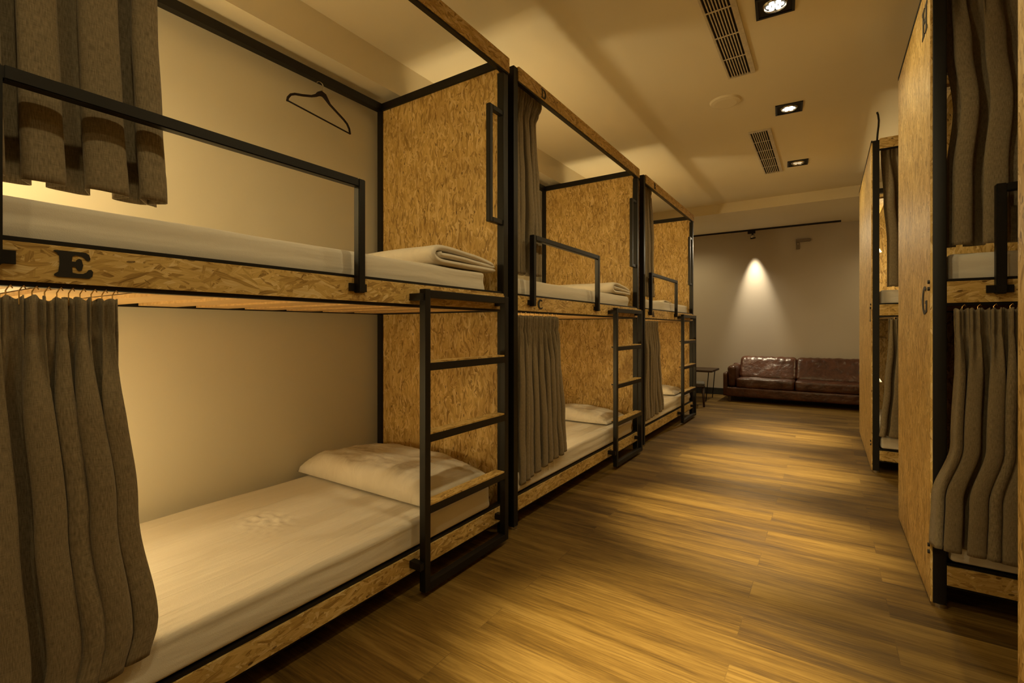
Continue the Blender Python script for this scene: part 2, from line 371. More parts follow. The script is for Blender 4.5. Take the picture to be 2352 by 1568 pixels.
# ------------------------------------------------------------------ bunk bed. local frame: +x along the open side (length), +y into the bed, z up, front at y=0
ZU0, ZU1 = 1.092, 1.168      # upper fascia board
ZL0, ZL1 = 0.086, 0.155      # lower fascia board
def bunk(name, loc, rz, L, D, label, guard=None, ladder=None, handle=True, low=None, high=None, H=2.31, panels=True, outer_letters=None, foot_z=0.012):
    t = thing(name, loc, label, 'bunk bed', 'steel and strand board bunk beds', rz)
    p = 0.038; K = M['black']
    for (x, y) in ((0, 0), (L-p, 0), (0, D-p), (L-p, D-p)):
        top = H if not (x > 0 and y == 0) else 2.238
        po = box('post', (x, x+p, y, y+p, foot_z, top), K, t, 0.003)
        bm = bmesh.new(); add_cyl(bm, (x+p/2, y+p/2, 0.0), 0.022, foot_z+0.001, 20)
        ft = link('levelling_foot', bm, M['chrome'], t); ft['label'] = 'round steel levelling foot'
    # rails
    def rail(n, d, bev=0.002): return box(n, d, K, t, bev)
    rail('back_top_rail', (p, L-p, D-p, D, H-0.042, H)); 
    for x in (0, L-p): rail('side_top_rail', (x, x+p, p, D-p, H-0.042, H))
    for z0, z1 in ((ZU0, ZU1), (ZL0, ZL1)):
        rail('frame_rail', (p, L-p, 0.006, 0.034, z1, z1+0.010), 0.001)
        rail('frame_rail', (p, L-p, 0.006, 0.034, z0-0.010, z0), 0.001)
        rail('frame_rail', (p, L-p, 0.014, 0.034, z0, z1), 0.001)
        rail('frame_rail', (p, L-p, D-p, D-0.01, z0-0.01, z0+0.03), 0.001)
        for x in (0.004, L-p+0.004): rail('frame_rail', (x, x+0.03, p, D-p, z0-0.01, z0+0.03), 0.001)
    box('fascia_board', (p, L-p, 0.0, 0.013, ZU0, ZU1), M['osb'], t, 0.0008, True)
    box('fascia_board', (p, L-p, 0.0, 0.013, ZL0, ZL1), M['osb'], t, 0.0008, True)
    box('fascia_board', (p, L+0.004, -0.006, 0.022, 2.246, 2.318), M['osb'], t, 0.0008, True)
    rail('curtain_rail', (p, L, -0.004, 0.020, 2.238, 2.245), 0.001)
    # end panels
    if panels:
        box('end_panel', (0.010, 0.024, p, D-p, 0.10, H-0.042), M['osb'], t, 0)
        box('end_panel', (L-0.026, L-0.012, p, D-p, 0.10, H-0.042), M['osb'], t, 0)
    # slats
    for z in (ZU0+0.005, ZL1+0.002):
        x = p+0.03
        zb = ZU0-0.006 if z > 1 else ZL1+0.0000
        while x+0.125 < L-p:
            box('slat', (x, x+0.125, 0.085 if z < 1 else 0.038, D-0.045, zb, zb+0.012), M['pine'], t, 0.001)
            x += 0.195
    if guard:
        g0, g1 = guard
        bm = bmesh.new(); q = 0.027
        add_box(bm, g0, g0+q, -q, 0, 1.118, 1.49); add_box(bm, g1-q, g1, -q, 0, 1.118, 1.49); add_box(bm, g0+q, g1-q, -q, 0, 1.49-q, 1.49)
        bmesh.ops.bevel(bm, geom=bm.edges[:], offset=0.0025, segments=2, affect='EDGES')
        g = link('guard_rail', bm, K, t)
        for xc in (g0+q/2, g1-q/2):
            box('bracket', (xc-0.034, xc+0.034, -0.008, -0.0005, 1.123, 1.149), K, g, 0.001)
    if ladder:
        a, b_ = ladder; q = 0.029; yo = -0.060
        lad = thing_part('ladder', t)
        box('side_rail', (a, a+q, yo, yo+q, 0.022, 1.148), K, lad, 0.0025)
        box('side_rail', (b_-q, b_, yo, yo+q, 0.022, 1.148), K, lad, 0.0025)
        for z in (1.148, 0.875, 0.607, 0.340):
            box('rung', (a+q, b_-q, yo, yo+q, z-0.032, z-0.003), K, lad, 0.002)
            tr = box('tread', (a+q+0.001, b_-q-0.001, yo+0.002, yo+0.052, z-0.003, z+0.004), M['osb'], lad, 0.0008, True)
            tr['label'] = 'strand board tread'
            if z < 1: box('rung', (a+q, b_-q, yo+0.036, yo+0.052, z-0.012, z-0.003), K, lad, 0.001)
        box('rung', (a+q, b_-q, yo, yo+q, 0.022, 0.052), K, lad, 0.002)
        for x in (a-0.022, b_-q+0.001):
            box('bracket', (x, x+0.026, yo+0.004, -0.0005, 1.105, 1.131), K, lad, 0.001)
            box('bracket', (x, x+0.026, yo+0.004, -0.0005, 0.110, 0.136), K, lad, 0.001)
    if handle:
        bm = bmesh.new(); x1 = L-p; x0 = x1-0.105; q = 0.024
        add_box(bm, x0, x0+q, 0.004, 0.004+q, 1.50, 2.05)
        add_box(bm, x0+q, x1, 0.004, 0.004+q, 1.50, 1.50+q); add_box(bm, x0+q, x1, 0.004, 0.004+q, 2.05-q, 2.05)
        bmesh.ops.bevel(bm, geom=bm.edges[:], offset=0.002, segments=2, affect='EDGES')
        link('grab_handle', bm, K, t)
    # shelves on the near end, above each reading lamp
    for z in (0.93, 1.955):
        box('shelf', (0.025, 0.098, 0.25, D-0.06, z, z+0.014), M['osb'], t, 0.001)
    if low: letter(t, low, lambda a, b, d: (0.232+a, -d, 1.105+b), 0.062, 0.054)
    if high: letter(t, high, lambda a, b, d: (0.262+a, -0.006-d, 2.254+b), 0.052, 0.052)
    return t

def thing_part(name, parent):
    o = bpy.data.objects.new(name, None); COL.objects.link(o); o.parent = parent; o.empty_display_size = 0.05
    return o

XL = -1.2955
LEFT = R(90)
E0, E1 = 0.050, 1.913
C0, C1 = 1.964, 3.840
D0, D1 = 3.970, 5.765
DEP = 0.90
bunkE = bunk('bunk_bed', (XL, E0, 0), LEFT, E1-E0, DEP, 'nearest bunk bed of the left row, marked with the letter E', (0.131, 0.985), (1.279-E0, 1.828-E0), True, 'E', 'F')
bunkC = bunk('bunk_bed', (XL, C0, 0), LEFT, C1-C0, DEP, 'middle bunk bed of the left row, marked with the letter C', (0.148, 1.012), (3.195-C0, 3.757-C0), True, 'C', 'D')
bunkA = bunk('bunk_bed', (XL, D0, 0), LEFT, D1-D0, DEP, 'farthest bunk bed of the left row, next to the dark chair', (0.132, 0.995), (5.07-D0, 5.64-D0), True, 'A', 'B')
XR = 0.318
G0, G1 = 2.264, 3.183
I0, I1, XI = 4.146, 5.62, 0.265
bunkG = bunk('bunk_bed', (XR, G0, 0), 0, 1.88, G1-G0, 'near right bunk bed with large strand board side marked H and G', (0.158, 1.02), None, False)
bunkI = bunk('bunk_bed', (XI, I0, 0), 0, 1.88, I1-I0, 'far right bunk bed half hidden behind the larger one, marked I', None, None, False)
bunkK = bunk('bunk_bed', (XR, 0.40, 0), 0, 1.88, 0.92, 'bunk bed at the right edge of which only a sliver of side board shows', None, None, False)
# the aisle side of the right bunks carries a full-height board on the outside
def aisle_board(t, D, H=2.30):
    b = box('side_board', (-0.007, -0.0005, 0.0, D, 0.015, H), M['osb'], t, 0.0)
    box('edge_trim', (-0.0085, -0.0005, -0.001, D, H-0.004, H+0.012), M['dark'], t, 0.0)
    for z in (0.19, 0.215, 1.145, 1.17):
        bm = bmesh.new(); add_cyl(bm, (-0.013, 0.012, z), 0.007, 0.006, 12, 'x')
        bo = link('bolt', bm, M['letter'], t)
    box('back_panel', (0.038, 1.84, D-0.020, D-0.010, 0.10, 2.26), M['osb'], t, 0.0)
    return b
for t, D in ((bunkG, G1-G0), (bunkI, I1-I0), (bunkK, 0.92)): aisle_board(t, D)
letter(bunkG, 'G', lambda a, b, d: (-0.007-d, 0.167-a, 1.054+b), 0.110, 0.108)
letter(bunkG, 'H', lambda a, b, d: (-0.007-d, 0.165-a, 2.118+b), 0.110, 0.108)
letter(bunkI, 'I', lambda a, b, d: (-0.007-d, 0.14-a, 1.050+b), 0.080, 0.108)

# ------------------------------------------------------------------ frames for things that lie in a bunk
def F(loc, rz):
    c, s = math.cos(rz), math.sin(rz)
    return lambda u, v, z=0: Vector((loc[0]+c*u-s*v, loc[1]+s*u+c*v, z))
fE, fC, fA = F((XL, E0), LEFT), F((XL, C0), LEFT), F((XL, D0), LEFT)
fG, fI, fK = F((XR, G0), 0), F((XI, I0), 0), F((XR, 0.40), 0)

def mattress(f, rz, L, D, z0, z1, label, seed, end_gap=0.09):
    u0, u1, v0, v1 = 0.045, L-end_gap-0.045, (0.037 if z0 > 1 else 0.008), D-0.040
    hx, hy, hz = (u1-u0)/2, (v1-v0)/2, (z1-z0)/2
    def disp(q, n):
        side = 1-min(1, max(0, abs(n.z)))
        a = nz(q.x*1.3+seed, q.z*30, seed)*0.009*side*(1 if abs(n.y) > .5 else .3)
        # pulled folds running along the side, lying on the top as faint long creases
        b = 0.0022*nz(q.x*2.6+seed, q.y*24+q.x*5, 3.3)*(1 if n.z > 0.5 else 0.3)
        b += 0.003*nz(q.x*3+seed, q.y*3, 1.7)*(n.z > 0.5)
        g = math.exp(-((q.x-0.04)**2/0.006+(q.y-0.02)**2/0.009))
        b += 0.012*g*nz(q.x*45, q.y*45, seed)*(n.z > 0.5)
        return Vector((0, -a if n.y < 0 else 0, b))
    bm = bmesh.new(); soft_box(bm, (0, 0, 0), (hx, hy, hz), 0.016, (190, 90, 10), disp)
    loc = f((u0+u1)/2, (v0+v1)/2, (z0+z1)/2)
    o = link('mattress', bm, M['sheet'], None, True); o.location = loc; o.rotation_euler = (0, 0, rz)
    return tag(o, label, 'mattress', 'sheeted mattresses')

def pillow(f, rz, uc, vc, zc, lu, lv, T, label, seed, name='pillow'):
    bm = bmesh.new(); nu, nv = 56, 80
    grid = {}
    for s in (1, -1):
        for i in range(nu+1):
            for j in range(nv+1):
                a, b = 2*i/nu-1, 2*j/nv-1
                th = max(0, (1-abs(a)**6))**0.42 * max(0, (1-abs(b)**6))**0.42
                edge = (i in (0, nu) or j in (0, nv))
                if edge and s == -1: grid[(s, i, j)] = grid[(1, i, j)]; continue
                w = 1 - 0.05*(abs(a)**2)*(1-abs(b)**6)
                w2 = 1 - 0.04*(abs(b)**2)*(1-abs(a)**6)
                x, y = a*lu/2*w2, b*lv/2*w
                wr = 0.007*nz(a*3+seed, b*4.5, seed)+0.004*nz(a*9, b*7+seed, 2) + 0.0035*nz(a*16+b*9, b*20-a*6, seed)
                crease = -0.010*math.exp(-((a*0.8+b*0.6-0.15)/0.10)**2)*(1 if s > 0 else 0)
                z = (T*th*(0.92-0.16*abs(b)**2-0.10*a+0.12*nz(a*2+seed, b*2)) if s > 0 else -0.008*th) + (wr+crease)*th*(1 if s > 0 else 0.1)
                grid[(s, i, j)] = bm.verts.new((x, y, z))
    for s in (1, -1):
        for i in range(nu):
            for j in range(nv):
                bm.faces.new([grid[(s, i+di, j+dj)] for di, dj in ((0,0),(1,0),(1,1),(0,1))])
    o = link(name, bm, M['sheet'], None, True); o.location = f(uc, vc, zc); o.rotation_euler = (0, 0, rz)
    return tag(o, label, 'pillow', 'cream pillows on the lower beds')

def quilt(f, rz, u0, u1, v0, v1, z, Hh, label, seed):
    """folded quilt seen from its folded end: layers rolled over each other"""
    W = u1-u0; D = v1-v0
    bm = bmesh.new()
    t = Hh/3.3/2
    outer = [(W*1.0, t*1.15), (W*.75, t*1.3), (W*.5, t*1.3), (W*.25, t*1.3), (W*.08, t*1.5), (W*.015, Hh*.38), (W*.0, Hh*.56), (W*.03, Hh*.76), (W*.10, Hh*.90), (W*.25, Hh*.93), (W*.45, Hh*.86), (W*.65, Hh*.76), (W*.85, Hh*.60), (W*.96, Hh*.48)]
    inner = [(W*.985, Hh*.36), (W*.80, Hh*.42), (W*.60, Hh*.48), (W*.40, Hh*.54), (W*.22, Hh*.56), (W*.12, Hh*.54), (W*.085, Hh*.60), (W*.11, Hh*.66)]
    def resample(P, n):
        P = [Vector((a, b)) for a, b in P]
        d = [0]
        for i in range(1, len(P)): d.append(d[-1]+(P[i]-P[i-1]).length)
        out = []
        for k in range(n+1):
            s = d[-1]*k/n; i = 0
            while i < len(P)-2 and d[i+1] < s: i += 1
            w = (s-d[i])/(d[i+1]-d[i]); 
            p0, p1, p2, p3 = P[max(i-1,0)], P[i], P[i+1], P[min(i+2,len(P)-1)]
            out.append(0.5*((2*p1)+(p2-p0)*w+(2*p0-5*p1+4*p2-p3)*w*w+(3*p1-p0-3*p2+p3)*w**3))
        return out
    for path, n, th in ((outer, 60, t*1.0), (inner, 34, t*0.95)):
        C = resample(path, n); nvv = 36; rows = []
        for j in range(nvv+1):
            b = j/nvv; y = v0 + D*b
            ring = []
            L_, R_ = [], []
            for k, c in enumerate(C):
                tg = (C[min(k+1, n)]-C[max(k-1, 0)]).normalized(); nn = Vector((-tg.y, tg.x))
                e = min(1, min(k, n-k)/2.0+0.35)
                eb = min(1, min(j, nvv-j)/1.5+0.55)
                wob = 0.0025*nz(k*0.12+seed, b*6, seed)
                hump = 1+0.10*nz(b*2+seed, c.x*3, 5)
                for s, lst in ((1, L_), (-1, R_)):
                    q = c + nn*s*th*e*eb + Vector((wob, wob*0.6))
                    lst.append(bm.verts.new((q.x, y + 0.006*nz(k*0.07, seed)*(1 if j == 0 else 0), max(0.001, q.y*hump))))
            rows.append(L_ + R_[::-1])
        m = len(rows[0])
        for j in range(nvv):
            for k in range(m):
                k2 = (k+1) % m
                bm.faces.new((rows[j][k], rows[j][k2], rows[j+1][k2], rows[j+1][k]))
        for rr in (rows[0], rows[-1]):
            for k in range(m//2-1):
                bm.faces.new((rr[k], rr[k+1], rr[m-2-k], rr[m-1-k]))
    o = link('folded_quilt', bm, M['sheet'], None, True)
    o.location = f(u0, 0, z); o.rotation_euler = (0, 0, rz)
    return tag(o, label, 'quilt', 'folded quilts on the upper beds')

def lerp_tab(tab, z):
    if z <= tab[0][0]: return tab[0][1]
    for (a, b), (c, d) in zip(tab, tab[1:]):
        if z <= c:
            t = (z-a)/(c-a); t = t*t*(3-2*t); return b+(d-b)*t
    return tab[-1][1]

def curtain(f, rz, left, right, ztop, bottom, nfold, amp, v, label, seed, group, hooks=0, hook_top=None, header=0.075, hem=0.07, deep=1.0):
    """left / right: tables (z, u) of the two edges; bottom: z or (zl, zr); folds come out of a gathered header"""
    NU, NV = nfold*26, 64
    org = f((left[-1][1]+right[-1][1])/2, v, 0)
    inv = Matrix.Rotation(-rz, 3, 'Z')
    bl, brr = bottom if isinstance(bottom, tuple) else (bottom, bottom)
    bm = bmesh.new(); uv = bm.loops.layers.uv.verify()
    rnd = random.Random(seed)
    # uneven fold widths and depths
    w = [rnd.uniform(0.45, 1.8) for _ in range(nfold)]; tot = sum(w); cum = [0]
    for x in w: cum.append(cum[-1]+x/tot)
    dep = [rnd.uniform(0.4, 1.0) for _ in range(nfold+1)]
    ph = [rnd.uniform(-1, 1) for _ in range(nfold+1)]
    V = []
    for j in range(NV+1):
        row = []
        for i in range(NU+1):
            s = i/NU
            zb = bl+(brr-bl)*s
            tz = j/NV; z = ztop+(zb-ztop)*tz
            d = (ztop-z)
            k = min(nfold-1, max(0, next((q for q in range(nfold) if cum[q+1] >= s), nfold-1)))
            loc = (s-cum[k])/(cum[k+1]-cum[k])
            a0, a1 = dep[k], dep[k+1]
            g = min(1, max(0, (d-header*0.6)/0.22)); g = g*g*(3-2*g)
            # big folds
            fold = math.cos(2*math.pi*loc)
            sq = math.copysign(abs(fold)**0.75, fold)
            A = amp*(a0+(a1-a0)*loc)*(0.35+0.65*g)*(1+0.25*tz)
            yy = A*sq
            over = amp*0.55*deep*math.sin(4*math.pi*loc)*(0.3+0.7*g)*(0.7+0.3*tz)
            # header: tight little pleats
            hd = (1-g)*0.009*math.sin(2*math.pi*s*nfold*3.1+ph[k]*2)
            gather = 0
            if header > 0: gather = 0.0035*math.exp(-((d-header)/0.012)**2)
            u = lerp_tab(left, z)*(1-s)+lerp_tab(right, z)*s + over*(1 if 0.02 < s < 0.98 else 0)
            yy += hd + 0.009*g*nz(s*7+seed+tz*1.5, tz*1.1, seed+3) + 0.010*g*nz(s*3+seed, tz*2.2, seed) + 0.0035*nz(s*9+seed, tz*7, seed)
            u += 0.006*g*nz(s*5, tz*1.1+seed, 7)*(0 if s in (0, 1) else 1)
            yy *= (1 - (0.45*math.exp(-((d-header)/0.014)**2) if header > 0 else 0))
            zz = z + (0.004*nz(s*11, seed, 2) if tz == 1 else 0)
            if j == 0: zz += 0.004*math.sin(s*nfold*18)+0.004*nz(s*20, seed)
            if hem and abs(d-((ztop-zb)-hem)) < 0.006: yy += 0.0015
            p = f(u, v+yy, zz) - org
            row.append((bm.verts.new(inv @ p), s, z))
        V.append(row)
    for j in range(NV):
        for i in range(NU):
            q = [V[j][i], V[j][i+1], V[j+1][i+1], V[j+1][i]]
            fc = bm.faces.new([x[0] for x in q])
            for l, x in zip(fc.loops, q): l[uv].uv = (x[1]*nfold*0.17, x[2])
    o = link('curtain', bm, M['curtain'], None, True, solid=0.0025)
    o.location = org; o.rotation_euler = (0, 0, rz)
    tag(o, label, 'curtain', group)
    for h in range(hooks):
        s = (h+0.5)/hooks
        u = lerp_tab(left, ztop)*(1-s)+lerp_tab(right, ztop)*s
        b2 = bmesh.new(); zt = hook_top
        pts = [f(u, v, ztop-0.015)-org, f(u, v+0.002, (ztop+zt)/2)-org, f(u+0.003, v, zt-0.004)-org, f(u+0.006, v-0.002, zt)-org, f(u+0.009, v, zt-0.006)-org]
        add_tube(b2, [inv @ p for p in pts], 0.0012, 6)
        link('curtain_hook', b2, M['brass'], o)
    return o

# lower and upper beds of the left row
ZM = 0.272; ZMU = 1.262
mattress(fE, LEFT, E1-E0, DEP, 0.168, ZM, 'lower mattress of the near left bunk, wide cream sheet lit from the left', 1.1)
mattress(fE, LEFT, E1-E0, DEP, 1.101, ZMU, 'upper mattress of the near left bunk, above the letter E', 2.2)
mattress(fC, LEFT, C1-C0, DEP, 0.168, ZM, 'lower mattress of the middle left bunk, behind the long grey curtain', 3.3)
mattress(fC, LEFT, C1-C0, DEP, 1.101, ZMU, 'upper mattress of the middle left bunk, above the letter C', 4.4)
mattress(fA, LEFT, D1-D0, DEP, 0.168, ZM, 'lower mattress of the farthest left bunk', 5.5)
mattress(fA, LEFT, D1-D0, DEP, 1.101, ZMU, 'upper mattress of the farthest left bunk', 6.6)
mattress(fG, 0, 1.88, G1-G0, 0.168, 0.254, 'lower mattress of the near right bunk, showing below the right curtain', 7.7, 0.02)
mattress(fG, 0, 1.88, G1-G0, 1.101, 1.272, 'upper mattress of the near right bunk behind the black guard rail', 8.8, 0.02)
mattress(fI, 0, 1.88, I1-I0, 0.168, 0.254, 'lower mattress of the far right bunk, a sliver by the black post', 9.9, 0.02)
mattress(fI, 0, 1.88, I1-I0, 1.101, 1.272, 'upper mattress of the far right bunk, a sliver between post and board', 10.1, 0.02)

pillow(fE, LEFT, 1.560, 0.49, ZM+0.014, 0.46, 0.86, 0.114, 'large cream pillow at the far end of the near lower bed, behind the ladder', 1.0)
pillow(fC, LEFT, 1.57, 0.47, ZM+0.014, 0.40, 0.80, 0.085, 'cream pillow on the lower bed of the middle left bunk', 2.0)
pillow(fA, LEFT, 1.45, 0.47, ZM+0.014, 0.40, 0.80, 0.085, 'cream pillow on the lower bed of the farthest left bunk', 3.0)
quilt(fE, LEFT, 1.375, 1.80, 0.030, 0.80, ZMU+0.002, 0.082, 'folded cream quilt on the upper bed above the letter E', 1.0)
quilt(fC, LEFT, 1.385, 1.76, 0.030, 0.78, ZMU+0.002, 0.082, 'folded cream quilt on the upper bed of the middle left bunk', 2.0)
quilt(fA, LEFT, 1.30, 1.66, 0.200, 0.80, ZMU+0.002, 0.050, 'flat folded quilt on the upper bed of the farthest left bunk', 3.0)

GU, GL = 'curtains of the upper beds', 'curtains of the lower beds'
# near left bunk
curtain(fE, LEFT, [(1.2, 0.05), (2.3, 0.04)], [(1.30, 0.442), (1.5, 0.432), (1.7, 0.424), (2.23, 0.42)], 2.272, (1.297, 1.302), 5, 0.038, 0.062,
        'brown grey curtain of the upper bed behind the black guard rail at the top left', 14, GU, 0, None, 0.07, 0.07, 1.0)
curtain(fE, LEFT, [(0.2, 0.06), (1.08, 0.05)], [(0.24, 0.388), (0.33, 0.408), (0.6, 0.372), (0.9, 0.340), (1.08, 0.338)], 1.062, (0.19, 0.262), 6, 0.031, 0.006,
        'long brown grey curtain at the bottom left, hanging below the letter E', 23, GL, 16, 1.084, 0.075, 0.06, 1.0)
# middle left bunk
curtain(fC, LEFT, [(1.2, 0.045), (2.3, 0.045)], [(1.29, 0.325), (1.55, 0.330), (1.8, 0.310), (2.0, 0.285), (2.12, 0.285), (2.17, 0.315), (2.23, 0.352)], 2.272, (1.285, 1.29), 6, 0.028, 0.050,
        'grey curtain of the upper bed gathered beside the post above the letter C', 31, GU, 0, None, 0.07, 0.05, 0.9)
curtain(fC, LEFT, [(0.2, 0.045), (1.08, 0.045)], [(0.28, 0.545), (0.5, 0.52), (0.8, 0.49), (1.08, 0.468)], 1.066, (0.205, 0.285), 9, 0.025, 0.006,
        'pleated grey curtain of the lower bed hanging below the letter C', 37, GL, 9, 1.084, 0.075, 0.06, 1.0)
# farthest left bunk
curtain(fA, LEFT, [(1.2, 0.045), (2.3, 0.045)], [(1.29, 0.40), (1.8, 0.385), (2.1, 0.350), (2.23, 0.35)], 2.272, (1.285, 1.29), 5, 0.026, 0.050,
        'grey curtain of the upper bed in the farthest left bunk', 41, GU, 0, None, 0.07, 0.05, 0.9)
curtain(fA, LEFT, [(0.2, 0.045), (1.08, 0.045)], [(0.24, 0.56), (0.5, 0.50), (0.8, 0.44), (1.08, 0.40)], 1.066, (0.205, 0.245), 7, 0.025, 0.006,
        'narrow grey curtain of the lower bed in the farthest left bunk', 43, GL, 6, 1.084, 0.075, 0.06, 1.0)
# right bunks
curtain(fG, 0, [(1.29, 0.046), (1.55, 0.046), (1.80, 0.066), (2.0, 0.048), (2.23, 0.036)], [(1.3, 0.62), (2.3, 0.62)], 2.272, (1.298, 1.302), 7, 0.030, 0.050,
        'grey curtain of the upper bed at the top right, behind the guard rail', 53, GU, 0, None, 0.07, 0.05, 1.0)
curtain(fG, 0, [(0.22, -0.012), (0.40, -0.006), (0.60, 0.045), (0.9, 0.056), (1.08, 0.053)], [(0.2, 0.62), (1.08, 0.60)], 1.068, (0.228, 0.205), 14, 0.026, -0.032,
        'pleated taupe curtain of the lower bed at the right edge of the picture', 59, GL, 14, 1.084, 0.085, 0.075, 1.0)
curtain(fI, 0, [(1.29, 0.085), (1.6, 0.085), (1.9, 0.065), (2.23, 0.050)], [(1.3, 0.52), (2.3, 0.50)], 2.272, (1.292, 1.292), 6, 0.030, 0.050,
        'dark grey curtain of the upper bed in the far right bunk', 61, GU, 0, None, 0.07, 0.05, 1.0)
curtain(fI, 0, [(0.25, 0.035), (0.34, 0.045), (0.6, 0.065), (0.9, 0.085), (1.08, 0.085)], [(0.2, 0.50), (1.08, 0.48)], 1.068, (0.262, 0.245), 6, 0.024, -0.012,
        'taupe curtain of the lower bed in the far right bunk, beside the black post', 67, GL, 6, 1.084, 0.075, 0.07, 1.0)

# ------------------------------------------------------------------ reading lamps (one per bed, on the end board under the shelf)
BUNK_W = 8.4
def reading_lamp(f, rz, v, z, where, power=BUNK_W, col=WARM):
    org = f(0.025, v, z)
    t = thing('reading_lamp', org, 'small brass reading lamp ' + where, 'lamp', 'reading lamps inside the bunks', rz)
    bm = bmesh.new(); add_cyl(bm, (0.0, 0, 0.05), 0.024, 0.010, 20, 'x'); link('wall_plate', bm, M['brass'], t, False)
    bm = bmesh.new(); pts = []
    for i in range(15):
        a = R(-90+i*250/14); pts.append((0.030+0.022*math.cos(a)*0.9, 0.006*math.sin(a*0.5), 0.045+0.030*math.sin(a)))
    pts = [(0.008, 0, 0.05), (0.02, 0, 0.025)] + pts
    add_tube(bm, pts, 0.003, 8); link('curved_arm', bm, M['brass'], t, True)
    bm = bmesh.new(); seg = 20; rings = []
    for rr, zz in ((0.014, 0.004), (0.020, 0.0), (0.038, -0.034), (0.036, -0.034), (0.018, -0.003)):
        rings.append([bm.verts.new((0.045+rr*math.cos(2*math.pi*k/seg), rr*math.sin(2*math.pi*k/seg), zz)) for k in range(seg)])
    for a, b in zip(rings, rings[1:]):
        for k in range(seg): bm.faces.new((a[k], a[(k+1) % seg], b[(k+1) % seg], b[k]))
    bm.faces.new(rings[0]); link('lamp_shade', bm, M['vent'], t, True)
    bm = bmesh.new(); bmesh.ops.create_uvsphere(bm, u_segments=16, v_segments=10, radius=0.016, matrix=Matrix.Translation((0.045, 0, -0.026)))
    link('bulb', bm, M['bulb'], t, True)
    ld = bpy.data.lights.new('bunk_light', 'POINT'); ld.energy = power; ld.color = col; ld.shadow_soft_size = 0.06
    lo = bpy.data.objects.new('bunk_light', ld); COL.objects.link(lo); lo.location = f(0.125, v, z-0.02)
    return t
for f, rz, nm in ((fE, LEFT, 'the near left bunk'), (fC, LEFT, 'the middle left bunk'), (fA, LEFT, 'the farthest left bunk')):
    reading_lamp(f, rz, 0.52, 0.62, 'in the lower bed of ' + nm)
    reading_lamp(f, rz, 0.52, 1.64, 'in the upper bed of ' + nm, 11.5)
reading_lamp(fG, 0, 0.60, 1.64, 'in the upper bed of the near right bunk', 1.2)
reading_lamp(fI, 0, 0.75, 1.66, 'between post and curtain of the far right bunk', 9.0)
reading_lamp(fI, 0, 0.75, 0.60, 'in the lower bed of the far right bunk', 1.0)

# ------------------------------------------------------------------ room
WX0, WX1, WY0, WY1, HC = -2.236, 2.60, -1.6, 7.75, 2.55
def struct(name, dims, mat):
    o = box(name, dims, mat); o['kind'] = 'structure'; return o
struct('floor', (WX0-0.1, WX1+0.1, WY0-0.1, WY1+0.1, -0.1, 0), M['floor'])
struct('ceiling', (WX0-0.1, WX1+0.1, WY0-0.1, WY1+0.1, HC, HC+0.1), M['ceil'])
struct('wall_left', (WX0-0.1, WX0, WY0, WY1, 0, HC), M['wall'])
struct('wall_right', (WX1, WX1+0.1, WY0, WY1, 0, HC), M['wall'])
struct('wall_back', (WX0-0.1, WX1+0.1, WY1, WY1+0.1, 0, HC), M['wall_far'])
struct('wall_front', (WX0-0.1, WX1+0.1, WY0-0.1, WY0, 0, HC), M['wall'])
struct('trim_1', (WX0, -2.070, WY0, 6.33, 2.356, HC), M['ceil'])        # beam along the left wall
struct('trim_2', (WX0, WX1, 6.33, WY1, 2.430, HC), M['ceil'])       # beam across the back wall
struct('baseboard_back', (WX0, WX1, WY1-0.012, WY1, 0, 0.10), M['base'])

# ------------------------------------------------------------------ ceiling fittings
def downlight(x, y, label, power=60, aim=(-0.17, 0.05), led='led', rz=R(4), size=33, spill=20, zc=None):
    zc = zc or HC
    t = thing('downlight', (x, y, zc), label, 'ceiling light', 'square black downlights in the ceiling', rz)
    s = 0.083
    bm = bmesh.new()
    add_box(bm, -s, s, -s, -s+0.012, -0.008, -0.0005); add_box(bm, -s, s, s-0.012, s, -0.008, -0.0005)
    add_box(bm, -s, -s+0.012, -s+0.012, s-0.012, -0.008, -0.0005); add_box(bm, s-0.012, s, -s+0.012, s-0.012, -0.008, -0.0005)
    link('frame', bm, M['black'], t)
    box('back_plate', (-s+0.012, s-0.012, -s+0.012, s-0.012, -0.0030, -0.0005), M['dark'], t)
    bm = bmesh.new()
    seg = 32
    for r0, r1, z0, z1 in ((0.054, 0.048, -0.003, -0.010), (0.048, 0.044, -0.010, -0.003)):
        a = [bm.verts.new((r0*math.cos(2*math.pi*k/seg), r0*math.sin(2*math.pi*k/seg), z0)) for k in range(seg)]
        b = [bm.verts.new((r1*math.cos(2*math.pi*k/seg), r1*math.sin(2*math.pi*k/seg), z1)) for k in range(seg)]
        for k in range(seg): bm.faces.new((a[k], a[(k+1) % seg], b[(k+1) % seg], b[k]))
    link('lamp_ring', bm, M['chrome'], t, True)
    for k in range(7):
        a = 2*math.pi*k/6; rr = 0.027 if k < 6 else 0
        bm = bmesh.new(); add_cyl(bm, (rr*math.cos(a), rr*math.sin(a), -0.0065), 0.011, 0.003, 16)
        link('led_lens', bm, M[led], t)
    if power:
        ld = bpy.data.lights.new('spot', 'SPOT'); ld.energy = power; ld.color = WARM; ld.spot_size = R(size); ld.spot_blend = 1.0; ld.shadow_soft_size = 0.045
        lo = bpy.data.objects.new('downlight_beam', ld); COL.objects.link(lo); lo.location = (x, y, zc-0.02)
        d = Vector((aim[0], aim[1], -HC)); lo.rotation_euler = d.to_track_quat('-Z', 'Y').to_euler()
        ld = bpy.data.lights.new('spill', 'SPOT'); ld.energy = spill; ld.color = WARM; ld.spot_size = R(160); ld.spot_blend = 0.6; ld.shadow_soft_size = 0.045
        lo = bpy.data.objects.new('downlight_spill', ld); COL.objects.link(lo); lo.location = (x, y, zc-0.02)
    return t
downlight(-0.207, 2.583, 'square black downlight at the top edge of the picture, lit', 620)
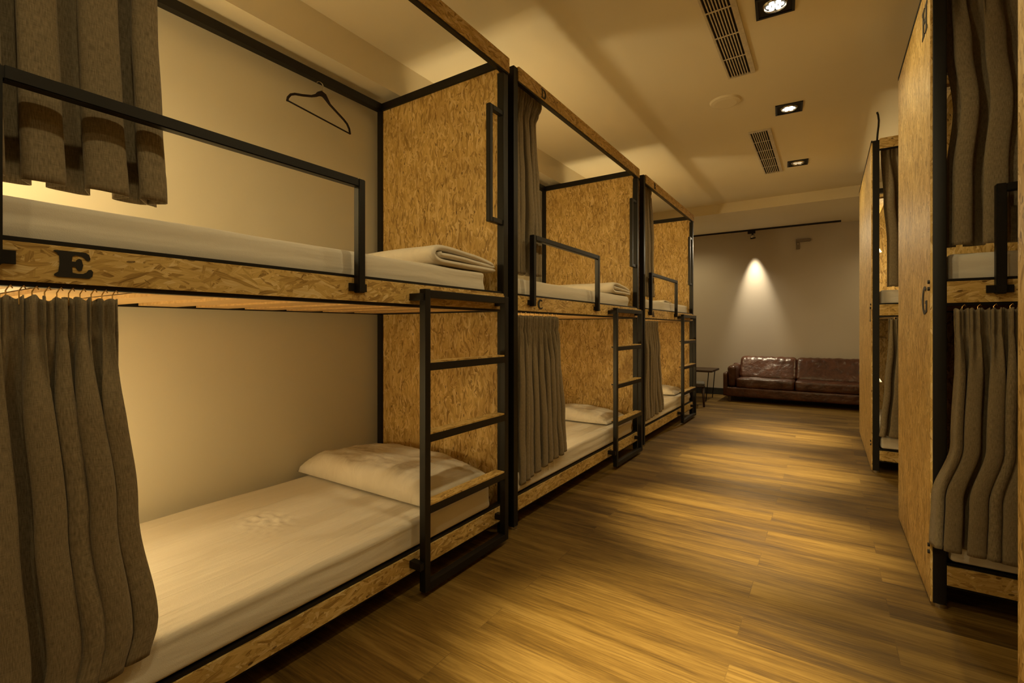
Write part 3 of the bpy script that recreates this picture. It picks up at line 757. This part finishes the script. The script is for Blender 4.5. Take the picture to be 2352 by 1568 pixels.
downlight(-0.223, 3.848, 'lit square black downlight in the middle of the ceiling line', 620)
downlight(-0.228, 5.158, 'farthest square black downlight, dimmest of the three', 560, led='dim')
downlight(-0.207, 1.310, 'square black downlight nearest to the viewer', 560)
downlight(-0.207, 0.040, 'square black downlight overhead of the viewer', 200)
downlight(0.250, -1.000, 'added square black downlight behind the viewer, fill for the right curtains', 160, (0.75, 3.0), size=75)  # out-of-view fill, added to brighten the fronts of the right bunk
downlight(-1.850, 6.950, 'added square black downlight under the back beam, hidden behind the farthest left bunk', 20, (0.3, 0.8), size=120, spill=9, zc=2.430)  # unseen lamp, put in to brighten the left of the back wall
downlight(1.150, 6.950, 'added square black downlight under the back beam, hidden behind the far right bunk', 26, (-0.3, 0.8), size=120, spill=14, zc=2.430)  # second unseen lamp, added to lift the right of the back wall

def vent(x0, x1, y0, y1, label):
    t = thing('air_vent', ((x0+x1)/2, (y0+y1)/2, HC), label, 'vent', 'long ceiling air vents')
    hx, hy = (x1-x0)/2, (y1-y0)/2; w = 0.010
    bm = bmesh.new()
    add_box(bm, -hx, -hx+w, -hy, hy, -0.012, -0.0005); add_box(bm, hx-w, hx+0.016, -hy, hy, -0.012, -0.0005)
    add_box(bm, -hx+w, hx-w, -hy, -hy+w, -0.012, -0.0005); add_box(bm, -hx+w, hx-w, hy-w, hy, -0.012, -0.0005)
    link('frame', bm, M['vent'], t)
    box('duct_opening', (-hx+w, hx-w, -hy+w, hy-w, -0.002, -0.0005), M['dark'], t)
    n = 8
    for k in range(1, n):
        x = -hx+w+(2*hx-2*w)*k/n
        box('louver', (x-0.0026, x+0.0026, -hy+w, hy-w, -0.010, -0.003), M['vent'], t)
    m = 5
    for k in range(1, m):
        y = -hy+(2*hy)*k/m
        box('crossbar', (-hx+w, hx-w, y-0.006, y+0.006, -0.0115, -0.0105), M['vent'], t)
vent(-0.506, -0.372, 1.98, 3.177, 'long beige ceiling vent running off the top edge of the picture')
vent(-0.517, -0.377, 4.15, 5.330, 'shorter looking beige ceiling vent beside the farthest downlight')

bm = bmesh.new(); add_cyl(bm, (0, 0, -0.012), 0.092, 0.0115, 40, 'z', 0.100); add_cyl(bm, (0, 0, -0.018), 0.07, 0.006, 40, 'z', 0.09)
o = link('ceiling_speaker', bm, M['ceil'], None, False); o.location = (-0.577, 3.496, HC)
tag(o, 'round cream ceiling disc left of the middle downlight', 'speaker')

# track with one spot lamp under the back beam
tr = thing('track_light', (-0.78, 7.590, 2.430), 'long black ceiling track with one small spot lamp shining on the back wall', 'track light')
box('track', (-1.16, 0.935, -0.010, 0.010, -0.024, -0.0005), M['black'], tr, 0.001)
box('adapter', (-0.175, -0.075, -0.014, 0.014, -0.062, -0.024), M['black'], tr, 0.002)
bm = bmesh.new(); add_tube(bm, [(-0.115, 0, -0.060), (-0.112, 0.003, -0.082)], 0.012, 12); link('stem', bm, M['black'], tr, True)
bm = bmesh.new(); add_tube(bm, [(-0.112, 0.003, -0.078), (-0.108, 0.020, -0.125)], 0.033, 24, (0.75, 1)); link('lamp_head', bm, M['chrome'], tr, True)
bm = bmesh.new(); add_tube(bm, [(-0.1085, 0.018, -0.118), (-0.1075, 0.0215, -0.132)], 0.036, 24); link('lamp_rim', bm, M['black'], tr, True)
def spot(name, loc, target, e, size, blend=1.0, col=WARM, soft=0.02):
    ld = bpy.data.lights.new(name, 'SPOT'); ld.energy = e; ld.color = col; ld.spot_size = R(size); ld.spot_blend = blend; ld.shadow_soft_size = soft
    lo = bpy.data.objects.new(name, ld); COL.objects.link(lo); lo.location = loc
    lo.rotation_euler = (Vector(target)-Vector(loc)).to_track_quat('-Z', 'Y').to_euler()
spot('track_beam', (-0.888, 7.615, 2.280), (-0.85, 7.75, 1.00), 135, 42, 1.0, (1.0, 0.84, 0.55))
spot('track_spill', (-0.888, 7.600, 2.27), (-0.86, 6.62, 1.00), 60, 122, 1.0, (1.0, 0.84, 0.55))

# wall fitting on the back wall
wb = thing('wall_bracket', (-0.308, WY1, 2.198), 'small taupe bracket fitting high on the back wall', 'bracket')
box('mount_plate', (-0.055, -0.010, -0.010, -0.0005, -0.085, 0.045), M['bracket'], wb, 0.002)
box('arm', (-0.055, 0.115, -0.055, -0.010, 0.012, 0.048), M['bracket'], wb, 0.003)
bm = bmesh.new(); add_cyl(bm, (-0.030, -0.020, -0.012), 0.010, 0.012, 14, 'y'); link('screw', bm, M['chrome'], wb)

# cable rising from the post of the far right bunk
bm = bmesh.new()
add_tube(bm, [(0, 0, 0), (0.003, 0, 0.05), (0.008, 0, 0.10), (0.010, 0, 0.14), (0.006, 0, 0.18), (0.000, 0, 0.20)], 0.006, 10)
o = link('cable', bm, M['letter'], None, True); o.location = (XI+0.026, I0+0.02, 2.311)
tag(o, 'thin black cable end rising from the top of the far right bunk post', 'cable')

# ------------------------------------------------------------------ clothes hanger on the back rail of the near bunk
hb = thing('clothes_hanger', (XL-DEP+0.030, 1.49, 2.255), 'black velvet clothes hanger hanging from the back rail of the near upper bed', 'hanger', None, R(0))
bm = bmesh.new()
pts = [(0, -0.030, 0.012), (0, -0.024, 0.020), (0, -0.012, 0.024), (0, 0.002, 0.018), (0, 0.008, 0.004), (0, 0.006, -0.010), (0, -0.010, -0.030)]
pts = [(0.0, y, z-0.012) for _, y, z in pts]
add_tube(bm, pts, 0.0022, 8); link('hook', bm, M['chrome'], hb, True)
bm = bmesh.new()
body = [(-0.190, -0.158), (-0.186, -0.140), (-0.172, -0.120), (-0.150, -0.108), (-0.11, -0.098), (-0.06, -0.082), (-0.035, -0.068), (-0.02, -0.054), (-0.005, -0.046), (0.012, -0.050), (0.028, -0.066), (0.045, -0.083), (0.09, -0.108), (0.13, -0.130), (0.152, -0.146), (0.166, -0.168), (0.172, -0.195)]
add_tube(bm, [(0.0, y, z) for y, z in body], 0.0058, 10, [0.9, 1, 1, 1, 1, 1, 1.3, 1.9, 2.4, 2.2, 1.6, 1.1, 1, 1, 1, 1, 0.9])
add_tube(bm, [(0.0, -0.190, -0.155), (0.0, 0.172, -0.193)], 0.0040, 8)
add_tube(bm, [(0, -0.010, -0.040), (0, -0.005, -0.052)], 0.004, 8)
link('shoulder_bar', bm, M['velvet'], hb, True)

# ------------------------------------------------------------------ sofa against the back wall
sx0, sx1, sy0, sy1 = -1.20, 0.56, 7.07, 7.70
sf = thing('sofa', ((sx0+sx1)/2, (sy0+sy1)/2, 0), 'low brown leather sofa against the back wall', 'sofa')
cx, cy = (sx0+sx1)/2, (sy0+sy1)/2
def lrel(x0, x1, y0, y1, z0, z1, name, r=0.03, n=(24, 16, 8), seed=0, amp=0.006, parent=None):
    bm = bmesh.new()
    def dsp(q, nn): return nn*amp*(nz(q.x*9+seed, q.y*9, q.z*9)+0.5*nz(q.x*22, q.y*22+seed, q.z*22))
    soft_box(bm, ((x0+x1)/2-cx, (y0+y1)/2-cy, (z0+z1)/2), ((x1-x0)/2, (y1-y0)/2, (z1-z0)/2), r, n, dsp)
    return link(name, bm, M['leather'], parent or sf, True)
lrel(sx0+0.03, sx1-0.03, sy0, sy1-0.03, 0.075, 0.200, 'base_frame', 0.012, (50, 12, 6), 1, 0.002)
lrel(sx0, sx0+0.055, sy0+0.005, sy1, 0.075, 0.395, 'outer_side', 0.012, (5, 12, 10), 2, 0.002)
lrel(sx1-0.055, sx1, sy0+0.005, sy1, 0.075, 0.395, 'outer_side', 0.012, (5, 12, 10), 3, 0.002)
lrel(sx0+0.05, sx0+0.165, sy0+0.02, sy1-0.02, 0.20, 0.490, 'armrest', 0.045, (8, 16, 12), 4, 0.008)
lrel(sx1-0.165, sx1-0.05, sy0+0.02, sy1-0.02, 0.20, 0.490, 'armrest', 0.045, (8, 16, 12), 5, 0.008)
lrel(sx0+0.05, sx1-0.05, sy1-0.09, sy1, 0.20, 0.50, 'back_frame', 0.02, (40, 4, 12), 6, 0.003)
xm = -0.345
for i, (a, b) in enumerate(((sx0+0.165, xm-0.002), (xm+0.002, sx1-0.165))):
    lrel(a, b, sy0+0.005, sy1-0.20, 0.200, 0.325, 'seat_cushion', 0.028, (30, 18, 8), 7+i, 0.006)
    bm = bmesh.new()
    def dsp(q, nn, i=i): return nn*(0.006*nz(q.x*7+i*5, q.y*8, q.z*7)+0.010*max(0, q.z/0.15)*nz(q.x*24+i, q.y*20, q.z*10)) + Vector((0, 0.20*(q.z/0.3), 0))
    soft_box(bm, ((a+b)/2-cx, sy1-0.20-cy, 0.455), ((b-a)/2+0.004, 0.065, 0.150), 0.05, (44, 12, 22), dsp)
    link('back_cushion', bm, M['leather'], sf, True)
for x in (sx0+0.06, sx1-0.10):
    for y in (sy0+0.02, sy1-0.08):
        box('leg', (x-cx, x+0.04-cx, y-cy, y+0.04-cy, 0.0, 0.078), M['dwood'], sf, 0.002)

# ------------------------------------------------------------------ side table and chair beyond the left row
tb = thing('side_table', (-1.66, 7.14, 0), 'dark wooden side table left of the sofa', 'table')
box('tabletop', (-0.36, 0.36, -0.30, 0.24, 0.405, 0.432), M['dwood'], tb, 0.004)
for x, y in ((-0.31, -0.25), (0.31, -0.25), (-0.31, 0.19), (0.31, 0.19)):
    bm = bmesh.new(); s = 1 if x > 0 else -1
    add_tube(bm, [(x, y, 0.405), (x-s*0.035, y, 0.0)], 0.006, 10); link('leg', bm, M['black'], tb, True)
ch = thing('dining_chair', (-1.485, 6.50, 0), 'small dark wooden chair beside the farthest left bunk ladder', 'chair', None, R(12))
def tubepart(nm, pts, r, mat, taper=None, seg=10):
    bm = bmesh.new(); add_tube(bm, pts, r, seg, taper); return link(nm, bm, mat, ch, True)
for x, y in ((0.14, -0.14), (0.14, 0.14)): tubepart('leg', [(x, y, 0.24), (x+0.012, y*1.05, 0)], 0.017, M['dwood'], (1.1, 0.75))
for y in (-0.13, 0.13): tubepart('leg', [(-0.13, y, 0.50), (-0.125, y, 0.25), (-0.15, y*1.05, 0)], 0.016, M['dwood'], (0.8, 1.1, 0.75))
bm = bmesh.new(); soft_box(bm, (0.0, 0, 0.262), (0.165, 0.165, 0.016), 0.012, (16, 16, 4)); link('seat_frame', bm, M['dwood'], ch, True)
bm = bmesh.new(); soft_box(bm, (0.005, 0, 0.289), (0.155, 0.155, 0.014), 0.012, (16, 16, 4)); link('seat_pad', bm, M['seatpad'], ch, True)
pts = [(-0.13+0.10*(1-math.cos(R(a)))*0+0.0-0.035*math.cos(R(a)), 0.155*math.sin(R(a)), 0.47) for a in range(-90, 91, 15)]
bm = bmesh.new(); add_tube(bm, pts, 0.022, 10, [0.7]+[1.3]*11+[0.7]); link('backrest', bm, M['dwood'], ch, True)

# ------------------------------------------------------------------ world, camera, view
w = bpy.data.worlds.new('World'); sc.world = w; w.use_nodes = True
w.node_tree.nodes['Background'].inputs[0].default_value = (0, 0, 0, 1)
w.node_tree.nodes['Background'].inputs[1].default_value = 0
cam = bpy.data.cameras.new('camera'); co = bpy.data.objects.new('camera', cam); COL.objects.link(co)
co.location = (0, 0, 1.0); co.rotation_euler = (R(90), 0, 0.5869)
cam.sensor_width = 36; cam.sensor_fit = 'HORIZONTAL'; cam.lens = 1087.9/2352*36
cam.shift_y = (754.74-784)/2352; cam.clip_start = 0.02
sc.camera = co
sc.view_settings.view_transform = 'Standard'; sc.view_settings.look = 'None'
sc.view_settings.gamma = 1; sc.view_settings.use_curve_mapping = False
sc.view_settings.exposure = 0.10
